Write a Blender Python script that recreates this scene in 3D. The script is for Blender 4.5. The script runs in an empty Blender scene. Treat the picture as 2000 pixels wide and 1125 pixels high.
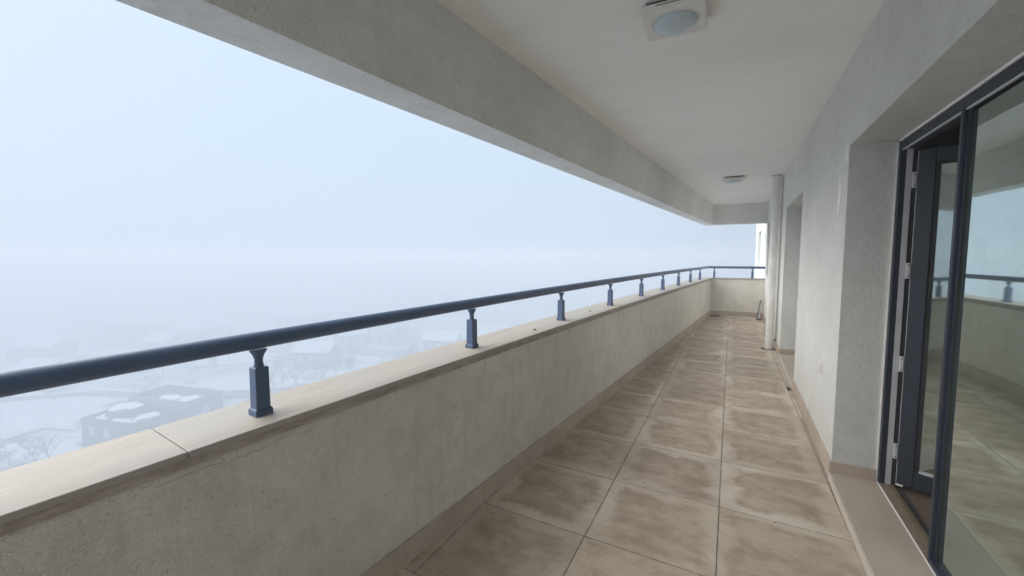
import bpy, bmesh, math, random
from mathutils import Vector, Matrix
R = math.radians
random.seed(7)
scene = bpy.context.scene
COL = scene.collection

# ------------------------------------------------------------ camera
EYE = 1.4145
cam_d = bpy.data.cameras.new('camera')
cam = bpy.data.objects.new('camera', cam_d); COL.objects.link(cam)
cam.location = (0, 0, EYE)
cam.rotation_euler = (R(90 - 4.112), 0, R(28.227))
cam_d.sensor_width = 36.0
cam_d.lens = 36.0 * 795.675 / 2000.0
cam_d.clip_start = 0.02
cam_d.clip_end = 3000
scene.camera = cam

# ------------------------------------------------------------ sky
SUN_EL, SUN_AZ = 35, 250           # soft sun behind the cloud, out past the parapet
w = bpy.data.worlds.new('World'); scene.world = w; w.use_nodes = True
nt = w.node_tree; nt.nodes.clear()
out = nt.nodes.new('ShaderNodeOutputWorld')
sky = nt.nodes.new('ShaderNodeTexSky'); sky.sky_type = 'NISHITA'; sky.sun_disc = False
sky.sun_elevation = R(SUN_EL); sky.sun_rotation = R(SUN_AZ); sky.dust_density = 4.0
# the overcast layer covers it: pale and even, a little brighter towards the zenith (CIE overcast)
tc = nt.nodes.new('ShaderNodeTexCoord'); sp = nt.nodes.new('ShaderNodeSeparateXYZ')
nt.links.new(tc.outputs['Generated'], sp.inputs[0])
cl = nt.nodes.new('ShaderNodeClamp'); nt.links.new(sp.outputs[2], cl.inputs[0])
ma = nt.nodes.new('ShaderNodeMath'); ma.operation = 'MULTIPLY_ADD'
ma.inputs[1].default_value = 0.75; ma.inputs[2].default_value = 2.42
nt.links.new(cl.outputs[0], ma.inputs[0])
vm = nt.nodes.new('ShaderNodeVectorMath'); vm.operation = 'SCALE'; vm.inputs[0].default_value = (0.725, 0.88, 1.06)
nt.links.new(ma.outputs[0], vm.inputs['Scale'])
mx = nt.nodes.new('ShaderNodeMix'); mx.data_type = 'RGBA'; mx.inputs[0].default_value = 0.975
nt.links.new(sky.outputs[0], mx.inputs[6]); nt.links.new(vm.outputs[0], mx.inputs[7])
bg = nt.nodes.new('ShaderNodeBackground'); bg.inputs[1].default_value = 0.10
nt.links.new(mx.outputs[2], bg.inputs[0]); nt.links.new(bg.outputs[0], out.inputs[0])

sun_d = bpy.data.lights.new('sun', 'SUN'); sun_d.energy = 1.5; sun_d.angle = R(78); sun_d.color = (1.0, 0.965, 0.91)
sun = bpy.data.objects.new('sun', sun_d); COL.objects.link(sun)
az = R(SUN_AZ); el = R(SUN_EL)
to_sun = Vector((math.sin(az) * math.cos(el), math.cos(az) * math.cos(el), math.sin(el)))
sun.rotation_euler = to_sun.to_track_quat('Z', 'Y').to_euler()
sun.location = to_sun * 60

vs = scene.view_settings
vs.view_transform = 'Standard'; vs.look = 'None'; vs.exposure = 1.84; vs.gamma = 1.0; vs.use_curve_mapping = False
scene.cycles.max_bounces = 12; scene.cycles.diffuse_bounces = 8; scene.cycles.glossy_bounces = 4
scene.cycles.transmission_bounces = 6; scene.cycles.volume_bounces = 3; scene.cycles.transparent_max_bounces = 12
scene.cycles.use_denoising = True

# ------------------------------------------------------------ node helpers
class NT:
    def __init__(s, name):
        s.m = bpy.data.materials.new(name); s.m.use_nodes = True
        s.t = s.m.node_tree; s.t.nodes.clear()
        s.out = s.n('ShaderNodeOutputMaterial')
    def n(s, t, **kw):
        x = s.t.nodes.new(t)
        for k, v in kw.items(): setattr(x, k, v)
        return x
    def l(s, a, b): s.t.links.new(a, b)
    def set(s, sock, v):
        if isinstance(v, bpy.types.NodeSocket): s.l(v, sock)
        else: sock.default_value = v
    def coord(s, kind='Object', scale=(1, 1, 1), off=None):
        c = s.n('ShaderNodeTexCoord'); m = s.n('ShaderNodeMapping')
        s.l(c.outputs[kind], m.inputs[0]); m.inputs['Scale'].default_value = scale
        if off is not None: s.set(m.inputs['Location'], off)
        return m.outputs[0]
    def world(s, scale=(1, 1, 1)):
        g = s.n('ShaderNodeNewGeometry'); m = s.n('ShaderNodeMapping')
        s.l(g.outputs['Position'], m.inputs[0]); m.inputs['Scale'].default_value = scale
        return m.outputs[0]
    def noise(s, vec, scale, detail=4, rough=0.55, dist=0.0):
        x = s.n('ShaderNodeTexNoise'); s.l(vec, x.inputs['Vector'])
        x.inputs['Scale'].default_value = scale; x.inputs['Detail'].default_value = detail
        x.inputs['Roughness'].default_value = rough; x.inputs['Distortion'].default_value = dist
        return x.outputs[0]
    def ramp(s, v, a, b, lo=0.0, hi=1.0):
        x = s.n('ShaderNodeMapRange', interpolation_type='SMOOTHSTEP'); s.l(v, x.inputs[0])
        x.inputs[1].default_value = a; x.inputs[2].default_value = b
        x.inputs[3].default_value = lo; x.inputs[4].default_value = hi
        return x.outputs[0]
    def math(s, op, a, b=None):
        x = s.n('ShaderNodeMath', operation=op); s.set(x.inputs[0], a)
        if b is not None: s.set(x.inputs[1], b)
        return x.outputs[0]
    def mix(s, f, a, b, blend='MIX'):
        x = s.n('ShaderNodeMix', data_type='RGBA', blend_type=blend)
        s.set(x.inputs[0], f)
        s.set(x.inputs[6], (*a, 1) if isinstance(a, tuple) else a)
        s.set(x.inputs[7], (*b, 1) if isinstance(b, tuple) else b)
        return x.outputs[2]
    def bump(s, h, strength=0.5, dist=0.01, normal=None):
        x = s.n('ShaderNodeBump'); s.l(h, x.inputs['Height'])
        x.inputs['Strength'].default_value = strength; x.inputs['Distance'].default_value = dist
        if normal is not None: s.l(normal, x.inputs['Normal'])
        return x.outputs[0]
    def pbr(s, col, rough=0.8, normal=None, metallic=0.0, spec=0.4):
        p = s.n('ShaderNodeBsdfPrincipled')
        s.set(p.inputs['Base Color'], (*col, 1) if isinstance(col, tuple) else col)
        s.set(p.inputs['Roughness'], rough); p.inputs['Metallic'].default_value = metallic
        p.inputs['Specular IOR Level'].default_value = spec
        if normal is not None: s.l(normal, p.inputs['Normal'])
        s.l(p.outputs[0], s.out.inputs[0])
        return s.m

def mat_plaster(name, base, dirt, bump=0.75, dist=0.006, streak=0.35, round_r=0.006, grit=0.4):
    k = NT(name); P = k.world()
    fine = k.noise(P, 105, 5, 0.66, 0.9)
    lump = k.noise(P, 260, 2, 0.5)
    big = k.noise(P, 0.9, 6, 0.62)
    mid = k.noise(P, 9, 5, 0.65)
    pit = k.ramp(k.noise(P, 75, 3, 0.62, 0.4), 0.60, 0.70)
    st = k.noise(k.world((9, 9, 0.7)), 2.2, 7, 0.70)
    stm = k.math('MULTIPLY', k.ramp(st, 0.48, 0.80), streak)
    c = k.mix(k.ramp(big, 0.36, 0.70, 0.0, 0.38), base, dirt)
    c = k.mix(k.ramp(mid, 0.40, 0.75, 0.0, 0.30), c, dirt)
    c = k.mix(stm, c, dirt)
    c = k.mix(k.math('MULTIPLY', pit, grit), c, tuple(x * 0.75 for x in dirt))
    c = k.mix(k.ramp(fine, 0.32, 0.52, 0.30, 0.0), c, dirt)
    h = k.math('ADD', fine, k.math('MULTIPLY', lump, 0.35))
    bv = k.n('ShaderNodeBevel', samples=3); bv.inputs[0].default_value = round_r
    return k.pbr(c, 0.93, k.bump(h, bump, dist, bv.outputs[0]), spec=0.2)

M = {}
M['plaster'] = mat_plaster('plaster_wall', (0.905, 0.90, 0.87), (0.65, 0.64, 0.60), 1.0, 0.011, 0.25, 0.007, 0.25)
M['parapet'] = mat_plaster('plaster_parapet', (0.89, 0.86, 0.79), (0.51, 0.46, 0.385), 1.0, 0.009, 0.34, 0.006, 0.42)
M['beam'] = mat_plaster('plaster_beam', (0.88, 0.875, 0.845), (0.56, 0.545, 0.505), 1.0, 0.009, 0.15, 0.006, 0.5)

def mat_ceiling():
    k = NT('ceiling_paint'); P = k.world()
    a = k.noise(k.world((0.5, 1.6, 1)), 1.4, 5, 0.6)
    c = k.mix(k.ramp(a, 0.35, 0.7, 0, 0.55), (0.92, 0.92, 0.895), (0.83, 0.825, 0.79))
    h = k.noise(P, 140, 4, 0.6)
    return k.pbr(c, 0.9, k.bump(h, 0.18, 0.003), spec=0.2)
M['ceiling'] = mat_ceiling()

def mat_tile():
    k = NT('floor_tile'); 
    info = k.n('ShaderNodeObjectInfo')
    O = k.coord('Object'); rnd = info.outputs['Random']
    cm = k.n('ShaderNodeCombineXYZ'); k.l(k.math('MULTIPLY', rnd, 37.0), cm.inputs[0]); k.l(k.math('MULTIPLY', rnd, 91.0), cm.inputs[1])
    Q = k.coord('Object', (1, 1, 1), cm.outputs[0])
    Qs = k.coord('Object', (0.85, 1.35, 1), cm.outputs[0])
    W = k.world()
    s = k.n('ShaderNodeSeparateXYZ'); k.l(O, s.inputs[0])
    ax = k.math('ABSOLUTE', s.outputs[0]); ay = k.math('ABSOLUTE', s.outputs[1])
    dx = k.math('SUBTRACT', 0.30, ax); dy = k.math('SUBTRACT', 0.30, ay)
    d = k.math('MINIMUM', dx, k.math('MULTIPLY', dy, 1.25))
    wob = k.noise(Q, 2.3, 6, 0.66, 1.2)
    dd = k.math('ADD', d, k.math('MULTIPLY', k.math('SUBTRACT', wob, 0.5), 0.36))
    pres = k.math('MULTIPLY', k.ramp(k.noise(W, 1.15, 3, 0.6), 0.36, 0.60, 0.25, 1.0), k.math('ADD', 0.55, k.math('MULTIPLY', k.math('FRACT', k.math('MULTIPLY', rnd, 7.31)), 0.45)))
    edge = k.math('MULTIPLY', k.ramp(dd, 0.035, 0.105, 1.0, 0.0), pres)       # limescale-pale rim of a tile, broken up
    rim = k.math('SUBTRACT', 1.0, k.math('ABSOLUTE', k.math('MULTIPLY', k.math('SUBTRACT', dd, 0.115), 24.0)))
    rim = k.math('MULTIPLY', k.math('MAXIMUM', rim, 0.0), pres)              # tide line inside it
    blot = k.ramp(k.noise(Qs, 4.4, 8, 0.74, 0.25), 0.37, 0.63)
    strk = k.ramp(k.noise(k.coord('Object', (0.9, 9, 1), cm.outputs[0]), 3.0, 6, 0.68, 0.3), 0.45, 0.74)
    grain = k.noise(W, 260, 3, 0.7)
    c = k.mix(blot, (0.575, 0.462, 0.352), (0.388, 0.300, 0.220))
    c = k.mix(k.math('MULTIPLY', strk, 0.28), c, (0.36, 0.272, 0.20))
    c = k.mix(k.math('MULTIPLY', rim, 0.42), c, (0.34, 0.252, 0.183))
    c = k.mix(k.math('MULTIPLY', edge, 0.85), c, (0.77, 0.695, 0.59))
    c = k.mix(k.ramp(grain, 0.35, 0.65, 0.42, 0.0), c, (0.31, 0.235, 0.17))
    c = k.mix(k.ramp(grain, 0.55, 0.8, 0.0, 0.30), c, (0.78, 0.71, 0.60))
    dj = k.math('ADD', k.math('MINIMUM', dx, dy), k.math('MULTIPLY', k.math('SUBTRACT', k.noise(W, 14, 5, 0.7), 0.5), 0.030))
    c = k.mix(k.ramp(dj, 0.0, 0.008, 0.5, 0.0), c, (0.26, 0.19, 0.135))       # dirt washed into the joints
    spot = k.ramp(k.noise(W, 26, 1, 0.4), 0.775, 0.80)
    c = k.mix(k.math('MULTIPLY', spot, 0.7), c, (0.105, 0.080, 0.059))
    t = k.n('ShaderNodeMix', data_type='RGBA', blend_type='MULTIPLY'); t.inputs[0].default_value = 1.0
    v = k.math('ADD', 0.90, k.math('MULTIPLY', rnd, 0.18))
    cc = k.n('ShaderNodeCombineColor'); [k.l(v, cc.inputs[i]) for i in range(3)]
    k.l(c, t.inputs[6]); k.l(cc.outputs[0], t.inputs[7])
    ro = k.math('ADD', 0.55, k.math('MULTIPLY', blot, 0.2))
    return k.pbr(t.outputs[2], ro, k.bump(grain, 0.12, 0.002), spec=0.35)
M['tile'] = mat_tile()

def mat_skirt():
    k = NT('skirting_tile'); W = k.world()
    a = k.noise(W, 3, 5, 0.6); g = k.noise(W, 240, 3, 0.6)
    c = k.mix(k.ramp(a, 0.35, 0.7), (0.58, 0.48, 0.40), (0.46, 0.37, 0.30))
    c = k.mix(k.ramp(g, 0.4, 0.7, 0.15, 0), c, (0.2, 0.15, 0.12))
    return k.pbr(c, 0.55, k.bump(g, 0.08, 0.002))
M['skirt'] = mat_skirt()

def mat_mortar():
    k = NT('dirty_shade_mortar'); W = k.world(); g = k.noise(k.world((1, .25, 1)), 40, 6, 0.7)
    c = k.mix(k.ramp(g, 0.35, 0.65), (0.36, 0.30, 0.255), (0.50, 0.44, 0.39))  # stained mortar brown, with the coping's shadow tone mixed into the colour
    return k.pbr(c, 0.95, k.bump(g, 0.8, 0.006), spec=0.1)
M['mortar'] = mat_mortar()

def mat_cap():
    k = NT('coping_stone')
    P = k.world((7, 0.8, 6)); W = k.world()
    a = k.noise(P, 3.4, 7, 0.70, 0.8); b = k.noise(k.world((55, 9, 20)), 3.0, 4, 0.6, 0.6); big = k.noise(W, 1.6, 5, 0.65)
    c = k.mix(k.ramp(a, 0.3, 0.7), (0.43, 0.38, 0.32), (0.36, 0.322, 0.28))
    c = k.mix(k.ramp(big, 0.38, 0.62, 0, 0.75), c, (0.375, 0.355, 0.335))
    c = k.mix(k.ramp(b, 0.62, 0.72, 0, 0.5), c, (0.74, 0.71, 0.67))
    g = k.noise(W, 300, 3, 0.6)
    c = k.mix(k.ramp(g, 0.35, 0.55, 0.18, 0), c, (0.28, 0.23, 0.19))
    return k.pbr(c, 0.6, k.bump(g, 0.1, 0.002))
M['cap'] = mat_cap()

def mat_sill():
    k = NT('threshold_stone'); W = k.world()
    a = k.noise(W, 2.5, 5, 0.6); g = k.noise(W, 320, 2, 0.6)
    c = k.mix(k.ramp(a, 0.35, 0.7), (0.50, 0.42, 0.345), (0.43, 0.36, 0.295))
    c = k.mix(k.ramp(g, 0.4, 0.6, 0.15, 0), c, (0.24, 0.2, 0.16))
    return k.pbr(c, 0.5, k.bump(g, 0.05, 0.002))
M['sill'] = mat_sill()

def mat_paint(name, col, rough=0.4, spec=0.5, var=0.25, metallic=0.0):
    k = NT(name); W = k.world(); a = k.noise(W, 6, 5, 0.65); g = k.noise(W, 180, 2, 0.5)
    c = k.mix(k.ramp(a, 0.4, 0.75, 0, var), col, tuple(min(1, x * 1.5 + 0.02) for x in col))
    return k.pbr(c, k.ramp(a, 0.3, 0.7, rough, rough + 0.15), k.bump(g, 0.04, 0.001), spec=spec, metallic=metallic)
M['rail'] = mat_paint('rail_paint', (0.046, 0.083, 0.165), 0.42, 0.6, 0.35)
M['frame'] = mat_paint('door_frame_paint', (0.012, 0.018, 0.037), 0.38, 0.5, 0.15)
M['alu'] = mat_paint('pale_profile', (0.56, 0.57, 0.60), 0.45)
M['hinge'] = mat_paint('hinge_metal', (0.66, 0.67, 0.69), 0.35)
M['white'] = mat_paint('white_plastic', (0.74, 0.72, 0.685), 0.5, 0.4, 0.35)
M['pipe'] = mat_paint('pipe_paint', (0.74, 0.73, 0.70), 0.5, 0.4, 0.4)
M['rubber'] = mat_paint('black_gasket', (0.010, 0.011, 0.013), 0.6)
M['brass'] = mat_paint('track_metal', (0.42, 0.34, 0.20), 0.35, 0.5, 0.3, 0.8)
M['steel'] = mat_paint('steel_tube', (0.70, 0.69, 0.67), 0.4, 0.5, 0.2, 0.1)
M['dark'] = mat_paint('dark_dirty_metal', (0.06, 0.055, 0.05), 0.7)
M['grout'] = mat_paint('grout', (0.22, 0.17, 0.13), 0.95, 0.1)
M['palegrout'] = mat_paint('pale_grout', (0.58, 0.52, 0.45), 0.9, 0.1)
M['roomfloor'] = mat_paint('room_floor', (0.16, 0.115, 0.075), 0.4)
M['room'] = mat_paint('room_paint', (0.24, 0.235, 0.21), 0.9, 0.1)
M['sealant'] = mat_paint('white_sealant', (0.90, 0.89, 0.86), 0.8, 0.2, 0.3)

def mat_glass(name, tint, refl):
    k = NT(name)
    lw = k.n('ShaderNodeLayerWeight'); lw.inputs[0].default_value = 0.35
    f = k.math('ADD', refl, k.math('MULTIPLY', lw.outputs['Facing'], 0.55)); f = k.math('MINIMUM', f, 0.93)
    g = k.n('ShaderNodeBsdfGlossy'); g.inputs['Color'].default_value = (0.80, 0.91, 0.875, 1); g.inputs['Roughness'].default_value = 0.03
    W = k.world(); d = k.noise(W, 9, 5, 0.65)
    k.l(k.bump(k.noise(W, 1.2, 2, 0.4), 0.02, 0.01), g.inputs['Normal'])
    t = k.n('ShaderNodeBsdfTransparent'); t.inputs['Color'].default_value = (*tint, 1)
    df = k.n('ShaderNodeBsdfDiffuse'); df.inputs['Color'].default_value = (0.22, 0.27, 0.235, 1)      # film of dust
    m1 = k.n('ShaderNodeMixShader'); k.l(f, m1.inputs[0]); k.l(t.outputs[0], m1.inputs[1]); k.l(g.outputs[0], m1.inputs[2])
    m2 = k.n('ShaderNodeMixShader'); k.l(k.ramp(d, 0.35, 0.75, 0.03, 0.12), m2.inputs[0]); k.l(m1.outputs[0], m2.inputs[1]); k.l(df.outputs[0], m2.inputs[2])
    k.l(m2.outputs[0], k.out.inputs[0]); return k.m
M['glass'] = mat_glass('tinted_pane', (0.26, 0.36, 0.32), 0.45)

def mat_frost():
    k = NT('frosted_glass')
    return k.pbr((0.52, 0.60, 0.66), 0.28, None, spec=0.5)
M['frost'] = mat_frost()

# outside
def mat_ground():
    k = NT('snowy_ground'); W = k.world()
    a = k.noise(W, 0.035, 6, 0.62, 0.6); b = k.noise(W, 0.4, 4, 0.6)
    v = k.math('ADD', k.math('MULTIPLY', a, 0.75), k.math('MULTIPLY', b, 0.25))
    c = k.mix(k.ramp(v, 0.42, 0.56), (0.10, 0.10, 0.085), (0.80, 0.82, 0.86))
    return k.pbr(c, 0.9, spec=0.1)
M['ground'] = mat_ground()
M['snow'] = mat_paint('snow', (0.82, 0.84, 0.88), 0.9, 0.1, 0.1)
M['asphalt'] = mat_paint('slushy_asphalt', (0.22, 0.22, 0.23), 0.8, 0.2, 0.6)
M['bwall'] = mat_paint('far_wall_grey', (0.16, 0.14, 0.13), 0.9, 0.1, 0.3)
M['bwall2'] = mat_paint('far_wall_buff', (0.26, 0.23, 0.21), 0.9, 0.1, 0.3)
M['broof'] = mat_paint('far_roof', (0.10, 0.10, 0.10), 0.9, 0.1, 0.3)
M['bpane'] = mat_paint('far_window', (0.45, 0.47, 0.50), 0.3, 0.5, 0.1)
M['bark'] = mat_paint('bark', (0.055, 0.045, 0.04), 0.95, 0.1, 0.3)
M['twig'] = mat_paint('twigs', (0.07, 0.055, 0.05), 0.95, 0.1, 0.3)
M['needle'] = mat_paint('evergreen', (0.035, 0.05, 0.035), 0.95, 0.1, 0.4)
M['tower'] = mat_plaster('tower_render', (0.70, 0.70, 0.67), (0.45, 0.43, 0.40), 0.4, 0.006, 0.3)

# ------------------------------------------------------------ mesh helpers
def obj(name, verts, faces, mat, parent=None, origin=None, smooth=False):
    """one mesh object; verts in world space, origin = world point of its origin"""
    if origin is None:
        n = len(verts)
        origin = (sum(v[0] for v in verts) / n, sum(v[1] for v in verts) / n, min(v[2] for v in verts))
    o0 = Vector(origin)
    me = bpy.data.meshes.new(name)
    me.from_pydata([tuple(Vector(v) - o0) for v in verts], [], faces)
    bm = bmesh.new(); bm.from_mesh(me); bmesh.ops.recalc_face_normals(bm, faces=bm.faces); bm.to_mesh(me); bm.free()
    me.materials.append(M[mat])
    if smooth:
        for p in me.polygons: p.use_smooth = True
    o = bpy.data.objects.new(name, me); COL.objects.link(o)
    put(o, o0, parent)
    return o

WLOC = {}
def put(o, loc, parent):
    loc = Vector(loc); WLOC[o] = loc
    if parent is not None:
        o.parent = parent; o.location = loc - WLOC[parent]
    else: o.location = loc

def tag(o, label=None, cat=None, group=None, kind=None):
    if label: o['label'] = label
    if cat: o['category'] = cat
    if group: o['group'] = group
    if kind: o['kind'] = kind
    return o

def thing(name, loc, label, cat, group=None):
    o = bpy.data.objects.new(name, None); COL.objects.link(o); o.empty_display_size = 0.1
    put(o, loc, None); return tag(o, label, cat, group)

def bev(o, wd=0.003, seg=2):
    m = o.modifiers.new('bevel', 'BEVEL'); m.width = wd; m.segments = seg; m.limit_method = 'ANGLE'; m.angle_limit = R(35)
    return o

BOXF = [(0, 3, 2, 1), (4, 5, 6, 7), (0, 1, 5, 4), (1, 2, 6, 5), (2, 3, 7, 6), (3, 0, 4, 7)]
class MB:
    def __init__(s): s.v = []; s.f = []
    def add(s, vs, fs):
        n = len(s.v); s.v += [tuple(v) for v in vs]; s.f += [tuple(i + n for i in f) for f in fs]; return s
    def hexa(s, b, t):      # 4 bottom + 4 top corners
        return s.add(list(b) + list(t), BOXF)
    def box(s, x0, x1, y0, y1, z0, z1):
        return s.hexa([(x0, y0, z0), (x1, y0, z0), (x1, y1, z0), (x0, y1, z0)], [(x0, y0, z1), (x1, y0, z1), (x1, y1, z1), (x0, y1, z1)])
    def tube(s, pts, rad, n=12, caps=True):
        pts = [Vector(p) for p in pts]; rings = []
        rad = rad if isinstance(rad, (list, tuple)) else [rad] * len(pts)
        for i, p in enumerate(pts):
            d = (pts[min(i + 1, len(pts) - 1)] - pts[max(i - 1, 0)]).normalized()
            a = d.cross(Vector((0, 0, 1)) if abs(d.z) < 0.9 else Vector((1, 0, 0))).normalized(); b = d.cross(a)
            rings.append([p + (a * math.cos(t) + b * math.sin(t)) * rad[i] for t in [2 * math.pi * j / n for j in range(n)]])
        vs = [v for r in rings for v in r]; fs = []
        for i in range(len(rings) - 1):
            for j in range(n):
                fs.append((i * n + j, i * n + (j + 1) % n, (i + 1) * n + (j + 1) % n, (i + 1) * n + j))
        if caps: fs += [tuple(range(n)), tuple((len(rings) - 1) * n + j for j in range(n))]
        return s.add(vs, fs)
    def build(s, name, mat, parent=None, origin=None, smooth=False): return obj(name, s.v, s.f, mat, parent, origin, smooth)

def smooth_by_angle(o, ang=40):
    for p in o.data.polygons: p.use_smooth = True
    try: o.data.set_sharp_from_angle(angle=R(ang))
    except Exception: pass
    return o

# ------------------------------------------------------------ measured layout
K, C0 = 0.0877, -1.4072                     # inner face of the parapet: x = C0 + K*y
NRM = math.sqrt(1 + K * K)
UX, UY = 1 / NRM, -K / NRM                  # unit normal towards the wall
TX, TY = K / NRM, 1 / NRM                   # unit along
def PP(u, y, z=0.0):                        # u metres in from the parapet face, at station y
    return (C0 + K * y + u * UX, y + u * UY, z)
def WX(y, off=0.0): return 0.567 + 0.0135 * y + off          # face of the house wall
def rise(y): return 0.09 * (1 - math.exp(-y / 4)) if y > 0 else 0.0
def lin(y): return 0.0095 * y
Y0, Y1 = -4.0, 11.25
CAPZ, RAILZ = 0.859, 1.118

# ------------------------------------------------------------ floor and its tiles
fl = obj('floor', [(-1.9, Y0, -0.25), (1.0, Y0, -0.25), (1.0, Y1 + 0.2, -0.25), (-0.6, Y1 + 0.2, -0.25),
                   (-1.9, Y0, -0.004), (1.0, Y0, -0.004), (1.0, Y1 + 0.2, -0.004), (-0.6, Y1 + 0.2, -0.004)], BOXF, 'grout', None, (0, 0, 0))
tag(fl, kind='structure')
def clip(poly, f):                          # keep f(p) >= 0
    r = []
    for i in range(len(poly)):
        a, b = poly[i], poly[(i + 1) % len(poly)]; fa, fb = f(a), f(b)
        if fa >= 0: r.append(a)
        if fa * fb < 0:
            t = fa / (fa - fb); r.append((a[0] + (b[0] - a[0]) * t, a[1] + (b[1] - a[1]) * t))
    return r
T = 0.6; G = 0.0014
for i in range(-3, 2):
    for j in range(-9, 17):
        x0 = -0.0126 + T * i; y0 = 1.925 + T * j
        if y0 > Y1 or y0 + T < Y0: continue
        dx, dy = random.uniform(-.0008, .0008), random.uniform(-.0008, .0008)
        poly = [(x0 + G + dx, y0 + G + dy), (x0 + T - G + dx, y0 + G + dy), (x0 + T - G + dx, y0 + T - G + dy), (x0 + G + dx, y0 + T - G + dy)]
        poly = clip(poly, lambda p: p[0] - (C0 + K * p[1]) - 0.004)
        if len(poly) > 2: poly = clip(poly, lambda p: (0.5515 + 0.0135 * p[1]) - p[0])
        if len(poly) > 2: poly = clip(poly, lambda p: Y1 - 0.004 - p[1])
        if len(poly) < 3: continue
        area = abs(sum(poly[q][0] * poly[(q + 1) % len(poly)][1] - poly[(q + 1) % len(poly)][0] * poly[q][1] for q in range(len(poly)))) / 2
        if area < 0.0015: continue
        n = len(poly); zt = random.uniform(-.0006, .0006)
        vs = [(p[0], p[1], -0.012) for p in poly] + [(p[0], p[1], zt) for p in poly]
        fs = [tuple(range(n))[::-1], tuple(range(n, 2 * n))] + [(q, (q + 1) % n, n + (q + 1) % n, n + q) for q in range(n)]
        bev(obj('tile', vs, fs, 'tile', fl, (x0 + T / 2, y0 + T / 2, 0)), 0.0012, 1)

# ------------------------------------------------------------ parapet walls, coping, skirting
def strip(mb, u0, u1, z0f, z1f, ya, yb, n=24):
    """long box following the parapet line, cut square to it"""
    for q in range(n + 1):
        y = ya + (yb - ya) * q / n
        mb.v += [PP(u0, y, z0f(y)), PP(u1, y, z0f(y)), PP(u1, y, z1f(y)), PP(u0, y, z1f(y))]
    b = len(mb.v) - 4 * (n + 1)
    for q in range(n):
        for e in range(4):
            mb.f.append((b + q * 4 + e, b + q * 4 + (e + 1) % 4, b + q * 4 + 4 + (e + 1) % 4, b + q * 4 + 4 + e))
    mb.f += [(b, b + 1, b + 2, b + 3), (b + 4 * n, b + 4 * n + 1, b + 4 * n + 2, b + 4 * n + 3)]
    return mb
par = thing('parapet_wall', PP(-0.12, 3.0, 0), 'long stained grey plaster parapet wall with beige stone coping along the open side', 'parapet')
o = strip(MB(), 0.0, -0.24, lambda y: -0.3, lambda y: CAPZ - 0.022 + rise(y), Y0, Y1 + 0.24).build('plaster_body', 'parapet', par)
YJ = 0.552
cuts = sorted([YJ + 2.35 * q for q in range(-1, 5)]) ; cuts = [Y0] + [c for c in cuts if Y0 + .1 < c < Y1 - .3] + [Y1 + 0.265]
for a, b in zip(cuts[:-1], cuts[1:]):
    dz = random.uniform(-.0006, .0006)
    bev(strip(MB(), 0.026, -0.268, lambda y: CAPZ - 0.021 + rise(y) + dz, lambda y: CAPZ + rise(y) + dz, a + 0.0011, b - 0.0011, 14).build('coping_slab', 'cap', par), 0.003)
strip(MB(), 0.0115, 0.001, lambda y: CAPZ - 0.052 + rise(y), lambda y: CAPZ - 0.022 + rise(y), Y0, Y1 - 0.003, 60).build('mortar_shade_strip', 'mortar', par)  # mortar strip, its brown also painting in the shadow under the coping
yk = 1.344 - 0.603 * 9
while yk < Y1 - 0.02:
    a, b = max(yk, Y0), min(yk + 0.603, Y1 - 0.002)
    if b - a > 0.03:
        bev(strip(MB(), 0.0095, 0.0005, lambda y: -0.010, lambda y: 0.100 + 0.003 * max(y, 0), a + 0.0016, b - 0.0016, 2).build('skirting_tile', 'skirt', par), 0.0012, 1)
    yk += 0.603
# rough mortar fillet along the top of the skirting
mb = MB(); pts = []; rr = []
y = Y0 + 0.05
while y < Y1 - 0.05:
    pts.append(PP(0.0035 + random.uniform(-.002, .0025), y, 0.1015 + 0.003 * max(y, 0) + random.uniform(-.002, .003))); rr.append(random.uniform(0.003, 0.0065)); y += random.uniform(0.02, 0.06)
mb.tube(pts, rr, 5).build('mortar_fillet', 'mortar', par)
# hairline crack under the coping
def crack(pp, nm='crack', r=0.0011):
    pts = []
    for (ya, za), (yb, zb) in zip(pp[:-1], pp[1:]):
        for q in range(9):
            t = q / 9; y = ya + (yb - ya) * t
            pts.append(PP(0.0002, y + random.uniform(-.003, .003), za + (zb - za) * t + random.uniform(-.0045, .0045)))
    MB().tube(pts, [r * random.uniform(.5, 1.2) for _ in pts], 4).build(nm, 'dark', par)
crack([(0.486, 0.792), (0.624, 0.794), (0.738, 0.789), (0.837, 0.803), (0.946, 0.788)], 'crack', 0.00055)

far = thing('parapet_wall', (0.1, Y1 + 0.1, 0), 'short grey plaster parapet closing off the far end of the balcony', 'parapet')
zc = rise(Y1)
xa, xb = C0 + K * Y1 + 0.002, WX(Y1) - 0.002
MB().box(xa, xb, Y1, Y1 + 0.24, -0.3, CAPZ - 0.022 + zc).build('plaster_body', 'parapet', far)
bev(MB().box(xa + 0.03, xb, Y1 - 0.026, Y1 + 0.265, CAPZ - 0.0205 + zc, CAPZ + 0.0005 + zc).build('coping_slab', 'cap', far))
xs = [xa + 0.012, xa + 0.52, xb - 0.012]
for a, b in zip(xs[:-1], xs[1:]):
    bev(MB().box(a + .001, b - .001, Y1 - 0.0095, Y1 - 0.0005, -0.01, 0.132).build('skirting_tile', 'skirt', far), 0.0012, 1)

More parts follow.
